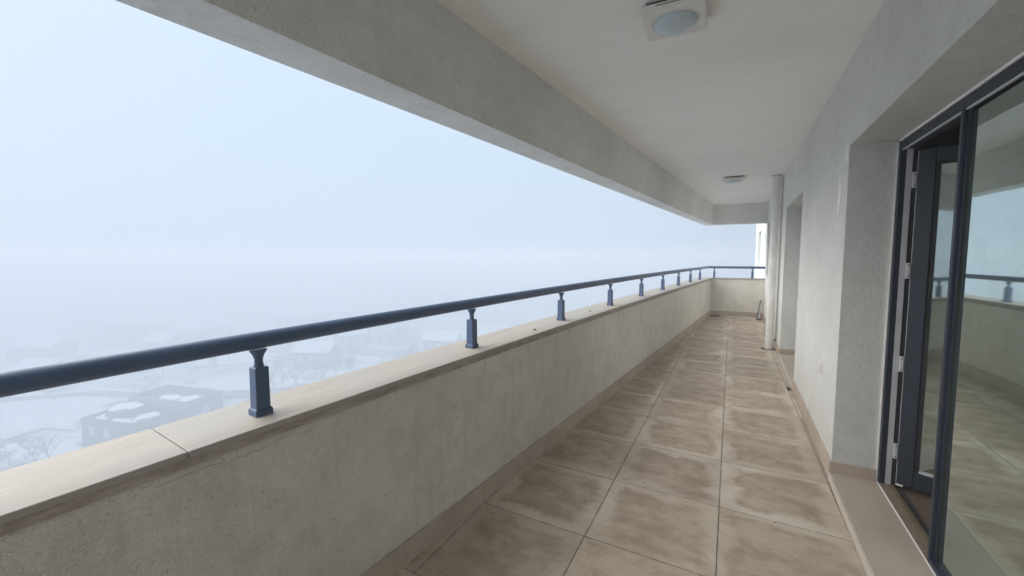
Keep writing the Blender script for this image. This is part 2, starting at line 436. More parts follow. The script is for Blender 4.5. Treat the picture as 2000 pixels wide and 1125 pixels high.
# ------------------------------------------------------------ handrails
rail = thing('handrail', PP(-0.09, 3.0, CAPZ + rise(3.0)), 'long dark navy tubular handrail on square posts along the open side', 'railing')
UR = -0.092
pts = [PP(UR, Y0 + (Y1 + 0.09 - Y0) * q / 48, RAILZ + rise(Y0 + (Y1 + 0.09 - Y0) * q / 48)) for q in range(49)]
smooth_by_angle(MB().tube(pts, 0.029, 24).build('rail_tube', 'rail', rail), 50)
def post(parent, loc, ang, top):
    """base plate, square shaft with chamfered shoulder, turned neck, saddle under the tube"""
    x, y, z = loc; ca, sa = math.cos(ang), math.sin(ang)
    def tr(v): return (x + v[0] * ca - v[1] * sa, y + v[0] * sa + v[1] * ca, z + v[2])
    def bx(h0, h1, z0, z1):
        return [tr(v) for v in [(-h0, -h0, z0), (h0, -h0, z0), (h0, h0, z0), (-h0, h0, z0), (-h1, -h1, z1), (h1, -h1, z1), (h1, h1, z1), (-h1, h1, z1)]]
    hs = top - z
    sh = hs - 0.068
    p = bev(obj('post', bx(.0235, .0225, 0.0, sh), BOXF, 'rail', parent, loc), 0.003)
    m = MB(); m.add(bx(.0285, .0285, -0.002, .020), BOXF); m.add(bx(.0285, .0245, .0201, .0245), BOXF)
    bev(m.build('base_plate', 'rail', p, loc), 0.0025)
    m = MB(); prof = [(sh - .004, .0135), (sh + .008, .0135), (sh + .012, .0120), (sh + .030, .0120), (sh + .034, .0145), (sh + .040, .0150), (sh + .047, .019), (sh + .054, .023), (sh + .060, .024)]
    n = 16; vs = []; fs = []
    for zz, r_ in prof: vs += [tr((r_ * math.cos(2 * math.pi * q / n), r_ * 1.15 * math.sin(2 * math.pi * q / n), zz)) for q in range(n)]
    for a in range(len(prof) - 1):
        for q in range(n): fs.append((a * n + q, a * n + (q + 1) % n, (a + 1) * n + (q + 1) % n, (a + 1) * n + q))
    fs += [tuple(range(n)), tuple((len(prof) - 1) * n + q for q in range(n))]
    smooth_by_angle(obj('neck', vs, fs, 'rail', p, loc))
ANG = -math.atan(K)
for i in range(-4, 9):
    y = 0.80 + 1.165 * i
    if y < Y0 + .1: continue
    x, yy, _ = PP(UR, y)
    post(rail, (x, yy, CAPZ + rise(y)), ANG, RAILZ + rise(y) - 0.024)
frail = thing('handrail', (0.1, Y1 + .09, CAPZ + zc), 'short navy handrail crossing the far end of the balcony to the wall', 'railing')
zr = RAILZ + zc
xr0 = PP(UR, Y1 + 0.09)[0]
smooth_by_angle(MB().tube([(xr0, Y1 + .09, zr + .0005), (0.1, Y1 + .09, zr), (WX(Y1) - 0.004, Y1 + .09, zr)], 0.0285, 24).build('rail_tube', 'rail', frail), 50)
for x in (-0.36, 0.46): post(frail, (x, Y1 + .09, CAPZ + zc), 0, zr - 0.024)

# ------------------------------------------------------------ overhead: ceiling slab and edge beams
cz = lambda y: 2.612 + lin(y)
ce = obj('ceiling', [(-1.72, Y0, cz(Y0)), (1.4, Y0, cz(Y0)), (1.4, Y1 + .23, cz(Y1 + .23)), (-0.5, Y1 + .23, cz(Y1 + .23)),
                     (-1.72, Y0, 2.95), (1.4, Y0, 2.95), (1.4, Y1 + .23, 2.95), (-0.5, Y1 + .23, 2.95)], BOXF, 'ceiling', None, (0, 0, 2.6))
tag(ce, kind='structure')
bm_ = thing('beam', PP(-0.12, 3, 2.15), 'long rough plaster edge beam running overhead above the handrail', 'beam')
strip(MB(), 0.0, -0.206, lambda y: 2.142 + lin(y), lambda y: 2.9, Y0, Y1 + 0.24, 6).build('beam_body', 'beam', bm_)
bm2 = thing('beam', (0.1, Y1 + .1, 2.25), 'short plaster beam overhead across the far end of the balcony', 'beam')
zb = 2.142 + lin(Y1)
MB().box(C0 + K * Y1 - 0.01, WX(Y1) - 0.002, Y1 - 0.005, Y1 + 0.235, zb + 0.001, 2.9).build('beam_body', 'beam', bm2)

# ------------------------------------------------------------ house wall with its openings
OP1 = (-0.62, 3.19); OP2 = (5.25, 6.93); WIN = (9.4, 11.05); WIN2 = (14.2, 16.4)
ybr = [Y0, *OP1, *OP2, *WIN, *WIN2, 18.3]
zbr = [-0.3, 0.03, 0.94, 2.068, 2.12, 2.80]
DEPTH = 0.30
def solid(iy, iz):
    if iy < 0 or iz < 0 or iy >= len(ybr) - 1 or iz >= len(zbr) - 1: return False
    a = ybr[iy]; z = zbr[iz]
    if a in (OP1[0],) and 0.0 < z < 2.06: return False
    if a in (OP2[0],) and 0.0 < z < 2.06: return False
    if a == WIN[0] and 0.9 < z < 2.10: return False
    if a == WIN2[0] and 0.9 < z < 2.10: return False
    return True
def wz(iz, y): return zbr[iz] + (lin(y) if iz > 1 else 0)
wm = MB(); idx = {}
def wv(iy, iz, back):
    key = (iy, iz, back)
    if key not in idx:
        y = ybr[iy]; idx[key] = len(wm.v); wm.v.append((WX(y, DEPTH if back else 0), y, wz(iz, y)))
    return idx[key]
for iy in range(len(ybr) - 1):
    for iz in range(len(zbr) - 1):
        if not solid(iy, iz): continue
        for bk in (0, 1):
            wm.f.append((wv(iy, iz, bk), wv(iy + 1, iz, bk), wv(iy + 1, iz + 1, bk), wv(iy, iz + 1, bk)))
        if not solid(iy - 1, iz): wm.f.append((wv(iy, iz, 0), wv(iy, iz, 1), wv(iy, iz + 1, 1), wv(iy, iz + 1, 0)))
        if not solid(iy + 1, iz): wm.f.append((wv(iy + 1, iz, 0), wv(iy + 1, iz, 1), wv(iy + 1, iz + 1, 1), wv(iy + 1, iz + 1, 0)))
        if not solid(iy, iz - 1): wm.f.append((wv(iy, iz, 0), wv(iy, iz, 1), wv(iy + 1, iz, 1), wv(iy + 1, iz, 0)))
        if not solid(iy, iz + 1): wm.f.append((wv(iy, iz + 1, 0), wv(iy, iz + 1, 1), wv(iy + 1, iz + 1, 1), wv(iy + 1, iz + 1, 0)))
wall = thing('house_wall', (WX(4), 4, 0), 'white rough plaster wall with deep door and window recesses on the right', 'wall')
wm.build('plaster_body', 'plaster', wall)

def wskirt(ya, yb):
    n = max(1, round((yb - ya) / 0.6)); st = (yb - ya) / n
    for q in range(n):
        a, b = ya + st * q + .001, ya + st * (q + 1) - .001
        bb = [(WX(a, -.0125), a, -.01), (WX(a, -.0005), a, -.01), (WX(b, -.0005), b, -.01), (WX(b, -.0125), b, -.01)]
        tt = [(p[0], p[1], 0.122) for p in bb]
        bev(MB().hexa(bb, tt).build('skirting_tile', 'skirt', wall), 0.0012, 1)
wskirt(3.178, 5.262); wskirt(6.918, Y1 - .011); wskirt(Y0, OP1[0] + .012)
def rskirt(y, side):        # skirting turning into a recess; side -1 faces the camera
    y0, y1 = (y - 0.0125, y - 0.0005) if side < 0 else (y + 0.0005, y + 0.0125)
    bev(MB().box(WX(y), WX(y) + 0.215, y0, y1, 0.045, 0.1222).build('skirting_tile', 'skirt', wall), 0.0012, 1)
rskirt(3.19, -1); rskirt(6.93, -1); rskirt(5.25, 1); rskirt(OP1[0], 1)
# old filler smears on the wall beside the door recess
def smear(y, z, ry, rz, seed):
    rs = random.Random(seed); n = 20; vs = []
    for o_, s_ in ((0.0006, 1.0), (-0.0009, 0.9)):
        for i in range(n):
            t = 2 * math.pi * i / n; q = 1 + 0.28 * math.sin(3 * t + seed) + rs.uniform(-.12, .12)
            yy = y + ry * q * s_ * math.cos(t); vs.append((WX(yy, o_), yy, z + rz * q * s_ * math.sin(t)))
    obj('filler_smear', vs, [tuple(range(n)), tuple(range(n, 2 * n))] + [(i, (i + 1) % n, n + (i + 1) % n, n + i) for i in range(n)], 'sealant', wall)
smear(3.27, 2.06, .035, .05, 3); smear(3.42, 1.83, .03, .12, 5)
# socket on the wall
sk = thing('wall_socket', (WX(3.72), 3.72, 0.60), 'small white weatherproof socket low on the white wall beside the open door', 'socket')
def wbox(y0, y1, z0, z1, o0, o1):
    return MB().hexa([(WX(y0, o0), y0, z0), (WX(y0, o1), y0, z0), (WX(y1, o1), y1, z0), (WX(y1, o0), y1, z0)],
                     [(WX(y0, o0), y0, z1), (WX(y0, o1), y0, z1), (WX(y1, o1), y1, z1), (WX(y1, o0), y1, z1)])
bev(wbox(3.67, 3.76, 0.565, 0.655, -.012, .001).build('cover_plate', 'white', sk), .003)
bev(wbox(3.69, 3.74, 0.583, 0.637, -.017, -.0125).build('flap', 'white', sk), .002)
wbox(3.742, 3.747, 0.583, 0.637, -.0135, -.0122).build('hinge_slot', 'dark', sk)

# ------------------------------------------------------------ thresholds
def threshold(op, nm, label):
    t = thing(nm, (WX((op[0] + op[1]) / 2, 0.1), (op[0] + op[1]) / 2, 0), label, 'threshold')
    ya, yb = op[0] + .001, op[1] - .001
    n = 2 if op == OP1 else 1; st = (yb - ya) / n
    for q in range(n):
        a, b = ya + st * q + .0012, ya + st * (q + 1) - .0012
        bev(MB().hexa([(WX(a, .0015), a, 0.02), (WX(a, .228), a, 0.02), (WX(b, .228), b, 0.02), (WX(b, .0015), b, 0.02)],
                      [(WX(a, .0015), a, 0.050), (WX(a, .228), a, 0.056), (WX(b, .228), b, 0.056), (WX(b, .0015), b, 0.050)]).build('sill_slab', 'sill', t), .002)
    bev(wbox(ya, yb, -0.01, 0.0485, -.0145, 0.0).build('riser', 'palegrout', t), .002)
    wbox(ya + .02, yb - .02, 0.0505, 0.0600, 0.2185, 0.2225).build('sealant_line', 'sealant', t)
    return t
threshold(OP1, 'threshold', 'beige stone threshold in front of the open glass door')
threshold(OP2, 'threshold', 'small stone threshold of the recess farther along the wall')

# ------------------------------------------------------------ near glass door
FO = 0.224                                   # frame front, measured from the wall face
HEADZ = 2.066
def fz(y): return HEADZ + lin(y)
door = thing('glass_door', (WX(2.7, FO), 2.7, 0.05), 'navy framed glass balcony door standing open inward beside a fixed pane', 'door')
def fbox(y0, y1, z0, z1, o0, o1): return wbox(y0, y1, z0, z1, FO + o0, FO + o1)
YJF = 3.187
bev(fbox(3.151, YJF, 0.056, fz(3.15) - .002, 0.0, 0.026).build('jamb', 'frame', door), .003)
bev(fbox(OP1[0] + .003, OP1[0] + .09, 0.056, fz(OP1[0]) - .002, 0.0, 0.07).build('jamb', 'frame', door), .003)
# head: outer profile with a lower lip
ya, yb = OP1[0] + .0905, 3.1505
def head(z0, z1, o0, o1, nm, mt):
    a = [(WX(ya, FO + o0), ya, fz(ya) + z0), (WX(ya, FO + o1), ya, fz(ya) + z0), (WX(yb, FO + o1), yb, fz(yb) + z0), (WX(yb, FO + o0), yb, fz(yb) + z0)]
    b = [(p[0], p[1], p[2] + z1 - z0) for p in a]
    return bev(MB().hexa(a, b).build(nm, mt, door), .002)
head(-.056, -.002, 0.0, 0.072, 'head', 'frame')
head(-.064, -.0565, 0.006, 0.018, 'head_lip', 'alu')
# pale sealant between head and lintel
MB().hexa([(WX(q, FO - e), q, fz(q) - .012) for q, e in ((ya, .008), (ya, .0005), (yb, .0005), (yb, .008))], [(WX(q, FO - e), q, fz(q) - .001) for q, e in ((ya, .008), (ya, .0005), (yb, .0005), (yb, .008))]).build('sealant_line', 'sealant', door)
MB().hexa([(WX(q, FO - e), q, .06) for q, e in ((3.180, .006), (3.180, .0005), (3.1885, .0005), (3.1885, .006))], [(WX(q, FO - e), q, fz(q) - .013) for q, e in ((3.180, .006), (3.180, .0005), (3.1885, .0005), (3.1885, .006))]).build('sealant_line', 'sealant', door)
# pale inner profile of the hinge jamb, then the black hinge gap
bev(fbox(3.143, 3.180, 0.062, fz(3.1) - .058, 0.0265, 0.054).build('jamb_strip', 'alu', door), .002)
fbox(3.143, 3.1485, 0.064, fz(3.1) - .06, 0.0235, 0.0262).build('jamb_gasket', 'rubber', door)
fbox(3.153, 3.19, 0.062, fz(3.1) - .058, 0.0545, 0.09).build('hinge_gap', 'rubber', door)
for z in (1.86, 1.345, 0.80, 0.275):
    h = bev(fbox(3.136, 3.1525, z - .045, z + .045, 0.0555, 0.0725).build('hinge', 'hinge', door), .002)
    fbox(3.1345, 3.1358, z - .034, z - .028, 0.061, 0.067).build('screw', 'dark', h); fbox(3.1345, 3.1358, z + .028, z + .034, 0.061, 0.067).build('screw', 'dark', h)
# track in the doorway
bev(fbox(2.425, 3.1505, 0.046, 0.062, 0.0, 0.045).build('track_base', 'grout', door), .002)
for o0 in (0.047, 0.058): bev(fbox(2.43, 3.14, 0.046, 0.071, o0, o0 + 0.005).build('track_rail', 'brass', door), .001)
fbox(2.43, 3.135, 0.046, 0.052, 0.064, 0.10).build('track_channel', 'dark', door)
# mullion with stepped glazing side
MY0, MY1 = 2.400, 2.424
bev(fbox(MY0, MY1, 0.056, fz(2.4) - .057, -0.001, 0.075).build('mullion', 'frame', door), .004)
bev(fbox(2.386, MY0 - .0005, 0.083, fz(2.35) - .062, 0.013, 0.07).build('glazing_bead', 'frame', door), .002)
fbox(2.380, 2.3855, 0.083, fz(2.35) - .062, 0.017, 0.062).build('gasket', 'rubber', door)
fbox(OP1[0] + .0905, 2.3995, 0.056, 0.082, 0.0, 0.07).build('bottom_rail', 'frame', door)
fbox(OP1[0] + .091, 2.3795, 0.0825, fz(0.8) - .066, 0.022, 0.042).build('fixed_pane', 'glass', door)
# the open leaf
HX, HY, AL = WX(3.14, FO + 0.076), 3.139, R(66)
LX, LY = math.sin(AL), -math.cos(AL)          # along the leaf
NX, NY = -math.cos(AL), -math.sin(AL)         # its outer face looks back at the camera
leaf = bpy.data.objects.new('door_leaf', None); COL.objects.link(leaf); put(leaf, (HX, HY, 0.075), door)
LW, LZ0, LZ1 = 0.72, 0.082, fz(3.0) - 0.072
def lbox(a0, a1, n0, n1, z0, z1):
    b = [(HX + LX * a + NX * n, HY + LY * a + NY * n) for a, n in ((a0, n0), (a1, n0), (a1, n1), (a0, n1))]
    return MB().hexa([(x, y, z0) for x, y in b], [(x, y, z1) for x, y in b])
S_ = 0.070
bev(lbox(0, S_, -.06, 0, LZ0, LZ1).build('stile', 'frame', leaf), .003)
bev(lbox(LW - S_, LW, -.06, 0, LZ0, LZ1).build('stile', 'frame', leaf), .003)
bev(lbox(S_ + .0005, LW - S_ - .0005, -.06, -.0005, LZ1 - S_, LZ1).build('top_rail', 'frame', leaf), .003)
bev(lbox(S_ + .0005, LW - S_ - .0005, -.06, -.0005, LZ0, LZ0 + .095).build('bottom_rail', 'frame', leaf), .003)
lbox(-.0026, -.0004, -.010, -.001, LZ0 + .004, LZ1 - .004).build('edge_trim', 'alu', leaf)
bev(lbox(-.002, .03, -.035, .0015, LZ0 - .012, LZ0 - .0005).build('corner_cap', 'white', leaf), .002)
for a0, a1 in ((S_ + .001, S_ + .020), (LW - S_ - .020, LW - S_ - .001)):
    lbox(a0, a1, -.040, -.008, LZ0 + .096, LZ1 - S_ - .001).build('gasket', 'rubber', leaf)
lbox(S_ + .0205, LW - S_ - .0205, -.040, -.008, LZ1 - S_ - .02, LZ1 - S_ - .001).build('gasket', 'rubber', leaf)
bev(lbox(S_ + .0205, LW - S_ - .0205, -.040, -.004, LZ0 + .0955, LZ0 + .108).build('drip_bead', 'alu', leaf), .002)
lbox(S_ + .0202, LW - S_ - .0202, -.032, -.018, LZ0 + .1085, LZ1 - S_ - .0205).build('leaf_pane', 'glass', leaf)

# ------------------------------------------------------------ second recess: closed glass door; window
def glazed(nm, op, z0, z1, label, cat, n):
    t = thing(nm, (WX((op[0] + op[1]) / 2, FO), (op[0] + op[1]) / 2, z0), label, cat)
    a, b = op[0] + .003, op[1] - .003
    wbox(a, a + .07, z0, z1, FO, FO + .06).build('jamb', 'frame', t); wbox(b - .07, b, z0, z1, FO, FO + .06).build('jamb', 'frame', t)
    wbox(a + .0705, b - .0705, z1 - .06, z1, FO, FO + .06).build('head', 'frame', t); wbox(a + .0705, b - .0705, z0, z0 + .06, FO, FO + .06).build('bottom_rail', 'frame', t)
    w_ = (b - a - .141) / n
    for q in range(n):
        y = a + .0705 + w_ * q
        if q: wbox(y - .03, y + .03, z0 + .061, z1 - .061, FO + .001, FO + .059).build('mullion', 'frame', t)
        wbox(y + (.031 if q else .001), y + w_ - (.031 if q < n - 1 else .001), z0 + .062, z1 - .062, FO + .02, FO + .036).build('pane', 'glass', t)
glazed('glass_door', OP2, 0.057, 2.066 + lin(5.25), 'closed glass door set back in the far recess of the white wall', 'door', 2)
glazed('window', WIN, 0.945, 2.118 + lin(9.4), 'narrow looking recessed window behind the white drainpipe near the far end', 'window', 2)
glazed('window', WIN2, 0.945, 2.118 + lin(14.2), 'misty recessed window in the facade beyond the far parapet', 'window', 2)

# ------------------------------------------------------------ room behind the door
def room(name, x0, x1, y0, y1, z0, z1, mat): tag(MB().box(x0, x1, y0, y1, z0, z1).build(name, mat, None), kind='structure')
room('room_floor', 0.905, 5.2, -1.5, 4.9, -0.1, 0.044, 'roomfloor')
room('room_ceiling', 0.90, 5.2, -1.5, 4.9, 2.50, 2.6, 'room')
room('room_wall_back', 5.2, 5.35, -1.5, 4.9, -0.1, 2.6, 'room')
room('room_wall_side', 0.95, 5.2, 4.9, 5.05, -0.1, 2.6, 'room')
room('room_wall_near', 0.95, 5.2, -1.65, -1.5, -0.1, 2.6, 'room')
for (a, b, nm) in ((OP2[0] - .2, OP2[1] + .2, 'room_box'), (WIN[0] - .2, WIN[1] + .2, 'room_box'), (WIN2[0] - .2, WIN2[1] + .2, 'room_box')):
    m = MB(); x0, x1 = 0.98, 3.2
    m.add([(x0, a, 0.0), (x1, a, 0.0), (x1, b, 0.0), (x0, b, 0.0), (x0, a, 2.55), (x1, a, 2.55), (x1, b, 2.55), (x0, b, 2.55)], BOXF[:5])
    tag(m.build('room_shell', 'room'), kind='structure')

# ------------------------------------------------------------ drainpipe, conduit
PY = 7.47; PX = 0.568
dp = thing('drainpipe', (PX, PY, 0), 'thick white vertical drainpipe from floor to ceiling against the wall', 'pipe')
zt = cz(PY)
smooth_by_angle(MB().tube([(PX, PY, 0.004), (PX, PY, 1.52)], 0.055, 32).build('lower_pipe', 'pipe', dp, None))
smooth_by_angle(MB().tube([(PX + .002, PY, 1.5205), (PX + .002, PY, zt - .012)], 0.0535, 32).build('upper_pipe', 'pipe', dp))
cl_ = smooth_by_angle(MB().tube([(PX, PY, 1.545), (PX, PY, 1.565)], 0.0605, 32).build('clamp', 'steel', dp))
MB().tube([(PX + .05, PY - .02, 1.555), (WX(PY) + .01, PY - .02, 1.555)], 0.009, 8).build('clamp_arm', 'steel', cl_)
smooth_by_angle(MB().tube([(PX, PY, zt - .0115), (PX, PY, zt - .001)], [0.064, 0.07], 32).build('ceiling_collar', 'mortar', dp))
tag(bev(MB().box(PX - .105, PX + .09, PY - .085, PY + .07, -.002, 0.0032).build('drain_plate', 'dark', None), .001), 'dark square drain plate at the foot of the drainpipe', 'drain')
cy_ = 7.60; cx_ = WX(cy_) - .018
cd = thing('conduit', (cx_, cy_, .12), 'thin white conduit running up the wall just behind the drainpipe', 'pipe')
smooth_by_angle(MB().tube([(cx_, cy_, .10), (cx_, cy_, 1.3), (cx_, cy_, cz(cy_) - .002)], 0.017, 14).build('conduit_tube', 'pipe', cd))
smooth_by_angle(MB().tube([(cx_, cy_, .11), (cx_, cy_, .145)], 0.021, 14).build('end_cap', 'grout', cd))

# ------------------------------------------------------------ ceiling lamps
def lamp(cx, cy, s, rot, label):
    z = cz(cy); t = thing('ceiling_lamp', (cx, cy, z), label, 'lamp', 'ceiling lamps')
    ca, sa = math.cos(rot), math.sin(rot)
    def tr(x, y, zz): return (cx + x * ca - y * sa, cy + x * sa + y * ca, zz)
    def bx(h0, h1, z0, z1): return [tr(x, y, z0) for x, y in ((-h0, -h0), (h0, -h0), (h0, h0), (-h0, h0))] + [tr(x, y, z1) for x, y in ((-h1, -h1), (h1, -h1), (h1, h1), (-h1, h1))]
    h = s / 2
    MB().add(bx(h * .86, h * .86, z - .018, z - .0005), BOXF).build('back_box', 'dark', t)
    bev(MB().add(bx(h * .99, h, z - .052, z - .0185), BOXF).build('housing', 'white', t), .006, 3)
    # slot on the side towards the viewer
    MB().add([tr(x, y, zz) for x, y, zz in ((-h * .55, -h - .0015, z - .033), (h * .6, -h - .0015, z - .033), (h * .6, -h + .004, z - .033), (-h * .55, -h + .004, z - .033),
                                           (-h * .55, -h - .0015, z - .029), (h * .6, -h - .0015, z - .029), (h * .6, -h + .004, z - .029), (-h * .55, -h + .004, z - .029))], BOXF).build('vent_slot', 'grout', t)
    r = s * 0.365; n = 40; prof = [(0, r), (.006, r * .99), (.014, r * .94), (.022, r * .83), (.029, r * .66), (.034, r * .42), (.0362, r * .18)]
    vs = []; fs = []
    for dz, q in prof: vs += [tr(q * math.cos(2 * math.pi * i / n), q * math.sin(2 * math.pi * i / n), z - .0515 - dz) for i in range(n)]
    for a in range(len(prof) - 1):
        for i in range(n): fs.append((a * n + i, a * n + (i + 1) % n, (a + 1) * n + (i + 1) % n, (a + 1) * n + i))
    fs += [tuple((len(prof) - 1) * n + i for i in range(n)), tuple(range(n))]
    g = smooth_by_angle(obj('glass_dome', vs, fs, 'frost', t), 60)
    m = MB(); m.tube([tr((r + .004) * math.cos(2 * math.pi * i / n), (r + .004) * math.sin(2 * math.pi * i / n), z - .0525) for i in range(n + 1)], .0035, 6, False)
    m.build('dome_rim', 'white', t)
lamp(-0.285, 2.235, 0.285, R(3), 'white square ceiling lamp with round frosted dome, nearest overhead')
lamp(-0.005, 7.35, 0.30, R(2), 'white square ceiling lamp with frosted dome near the far end')

# ------------------------------------------------------------ bits on the far floor
sq = thing('squeegee', (0.55, Y1 - .12, 0), 'steel squeegee with a dark handle left lying in the far right corner', 'squeegee')
smooth_by_angle(MB().tube([(-0.05, Y1 - .13, .020), (0.60, Y1 - .30, .022)], .016, 10).build('blade_tube', 'steel', sq))
smooth_by_angle(MB().tube([(0.575, Y1 - .33, .03), (0.645, Y1 - .02, .43)], .011, 10).build('handle', 'dark', sq))
bev(MB().box(0.545, 0.655, Y1 - .38, Y1 - .25, .003, .03).build('head_block', 'dark', sq), .006)
smooth_by_angle(MB().tube([(0.60, Y1 - .30, .03), (0.617, Y1 - .22, .13)], .022, 10).build('socket', 'steel', sq))
mt = MB(); n = 18
pr = [random.uniform(.8, 1.15) for _ in range(n)]
vs = []
for zz, sc_ in ((.001, 1), (.014, .96), (.022, .7)):
    vs += [(-0.31 + 0.13 * sc_ * pr[i] * math.cos(2 * math.pi * i / n), Y1 - .14 + .085 * sc_ * pr[i] * math.sin(2 * math.pi * i / n), zz) for i in range(n)]
fs = [tuple(range(n)), tuple(range(2 * n, 3 * n))] + [(a * n + i, a * n + (i + 1) % n, (a + 1) * n + (i + 1) % n, (a + 1) * n + i) for a in range(2) for i in range(n)]
rg = obj('floor_rag', vs, fs, 'dark', None, None, True); tag(rg, 'dark flat rag lying in the far left floor corner', 'rag')
def pebble(y, u, s, label):
    m = MB()
    for q in range(3):
        a = Vector(PP(u + random.uniform(-.012, .012), y + random.uniform(-.02, .02), CAPZ + rise(y) + s * .45))
        m.tube([a - Vector((0, s * .5, 0)), a, a + Vector((0, s * .5, 0))], [s * .35, s * .55, s * .3], 6)
    o = m.build('dropping', 'dark', None); tag(o, label, 'dropping')
pebble(2.62, -0.05, .011, 'few dark crumbs on the coping between the second and third posts')
pebble(3.75, -0.09, .009, 'dark speck on the coping just past the third post')
sc = thing('debris', (0.60, 5.17, 0), 'small dark lump of dirt at the corner of the far threshold', 'debris')
bev(MB().box(0.578, 0.612, 5.20, 5.25, -.001, .022).build('lump', 'dark', sc), .008)

# ------------------------------------------------------------ the tower's own flank below the balcony
tag(strip(MB(), -0.10, -0.235, lambda y: -32.0, lambda y: -0.31, Y0, 10.9, 1).build('tower_wall_lower', 'tower', None), kind='structure')
tag(MB().hexa([(0.7, 11.6, -32), (12, 11.6, -32), (12, 18.29, -32), (0.8, 18.29, -32)], [(0.727, 11.6, -.305), (12, 11.6, -.305), (12, 18.29, -.305), (0.815, 18.29, -.305)]).build('tower_wall_side', 'tower', None), kind='structure')

# ------------------------------------------------------------ the town below, in the fog
GZ = -32.0
random.seed(21)
N = 70; SZ = 620.0
vs = []; fs = []
for i in range(N + 1):
    for j in range(N + 1):
        x = -SZ + 2 * SZ * i / N; y = -SZ + 2 * SZ * j / N
        d = math.hypot(x + 100, y - 60)
        h = 1.2 * math.sin(x * .031 + 1) * math.cos(y * .027) + .7 * math.sin(x * .07 + y * .05)
        h *= min(1, max(0, (d - 25) / 60))
        vs.append((x, y, GZ - 1.0 + h * .5))
for i in range(N):
    for j in range(N):
        a = i * (N + 1) + j; fs.append((a, a + 1, a + N + 2, a + N + 1))
tag(obj('ground', vs, fs, 'ground', None, (0, 0, GZ), True), kind='structure')
GZ2 = GZ - 0.35
def patch(name, cx, cy, rx, ry, rot, z, mat='snow', n=26, jag=.25, th=.12, parent=None):
    pr = [1 + random.uniform(-jag, jag) for _ in range(n)]
    ca, sa = math.cos(rot), math.sin(rot); vs = []
    for zz, s_ in ((z, 1.0), (z + th, .93)):
        for i in range(n):
            t = 2 * math.pi * i / n; a, b = rx * pr[i] * s_ * math.cos(t), ry * pr[i] * s_ * math.sin(t)
            vs.append((cx + a * ca - b * sa, cy + a * sa + b * ca, zz))
    fs = [tuple(range(n)), tuple(range(n, 2 * n))] + [(i, (i + 1) % n, n + (i + 1) % n, n + i) for i in range(n)]
    return obj(name, vs, fs, mat, parent)
for a in ((-140, 27, 24, 11, 0.15), (-112, 62, 13, 7, 0.5), (-150, 74, 16, 8, 0.6), (-92, 92, 22, 7, 0.9), (-100, 118, 14, 6, 0.8), (-175, 110, 26, 6, 0.7),
          (-105, 22, 9, 3, .3), (-122, 45, 10, 2.5, .5), (-88, 60, 12, 4, .9), (-190, 60, 26, 5, .35), (-230, 100, 30, 6, .3), (-78, 110, 10, 5, 1.0)):
    o = patch('snow_field', *a, GZ2 - .25, 'snow', 30, .2, .5)
    tag(o, kind='structure')
# road with a kerb of ploughed snow
def ribbon(name, pts, wd, z, mat, th=.05):
    m = MB(); L = []; 
    for i, p in enumerate(pts):
        a = Vector(pts[max(0, i - 1)]); b = Vector(pts[min(len(pts) - 1, i + 1)]); d = (b - a).normalized(); nn = Vector((-d.y, d.x))
        p = Vector(p); L.append((p + nn * wd / 2, p - nn * wd / 2))
    vs = []
    for l, r in L: vs += [(l.x, l.y, z), (r.x, r.y, z), (r.x, r.y, z + th), (l.x, l.y, z + th)]
    fs = [(0, 1, 2, 3), tuple(4 * (len(L) - 1) + e for e in range(4))]
    for i in range(len(L) - 1):
        for e in range(4): fs.append((4 * i + e, 4 * i + (e + 1) % 4, 4 * i + 4 + (e + 1) % 4, 4 * i + 4 + e))
    return obj(name, vs, fs, mat)
road = [(-150, 96), (-132, 100), (-112, 105), (-94, 110), (-70, 118), (-40, 130)]
tag(ribbon('road', road, 7, GZ2 - .3, 'asphalt', .6), kind='structure')
tag(ribbon('snow_bank', [(x - 1.5, y + 5.4) for x, y in road], 2.0, GZ2 - .4, 'snow', 1.3), kind='structure')
tag(ribbon('lane', [(-165, 12), (-140, 38), (-120, 46), (-105, 58), (-84, 80), (-76, 96)], 4, GZ2 - .3, 'asphalt', .55), kind='structure')

def house(name, ox, oy, rot, blocks, label, snow=(), wins=()):
    """blocks: (u0,u1,v0,v1,z1,parapet)"""
    t = thing(name, (ox, oy, GZ), label, 'building')
    ca, sa = math.cos(rot), math.sin(rot)
    def tr(u, v, z): return (ox + u * ca - v * sa, oy + u * sa + v * ca, z)
    def hb(u0, u1, v0, v1, z0, z1): return MB().hexa([tr(u, v, z0) for u, v in ((u0, v0), (u1, v0), (u1, v1), (u0, v1))], [tr(u, v, z1) for u, v in ((u0, v0), (u1, v0), (u1, v1), (u0, v1))])
    for u0, u1, v0, v1, z1, pp, wm_ in blocks:
        hb(u0, u1, v0, v1, GZ - 1.5, z1).build('wall', wm_, t)
        if pp:
            r = hb(u0 + .35, u1 - .35, v0 + .35, v1 - .35, z1 - .02, z1 + .06).build('roof', 'broof', t)
            for q in ((u0, u1, v0, v0 + .34), (u0, u1, v1 - .34, v1), (u0, u0 + .34, v0 + .341, v1 - .341), (u1 - .34, u1, v0 + .341, v1 - .341)):
                hb(*q, z1 + .001, z1 + pp).build('roof_edge', wm_, r)
    for (u, v, z, ru, rv) in snow:
        x, y, _ = tr(u, v, 0); patch('snow_patch', x, y, ru, rv, rot + random.uniform(-.15, .15), z, 'snow', 16, .28, .18, t)
    for (u, v, z, axis, wd, ht) in wins:
        e = .06
        if axis == 'v': b = hb(u - wd / 2, u + wd / 2, v - e, v + e, z, z + ht)
        else: b = hb(u - e, u + e, v - wd / 2, v + wd / 2, z, z + ht)
        b.build('window', 'bpane', t)
    return t
A = R(13.4)
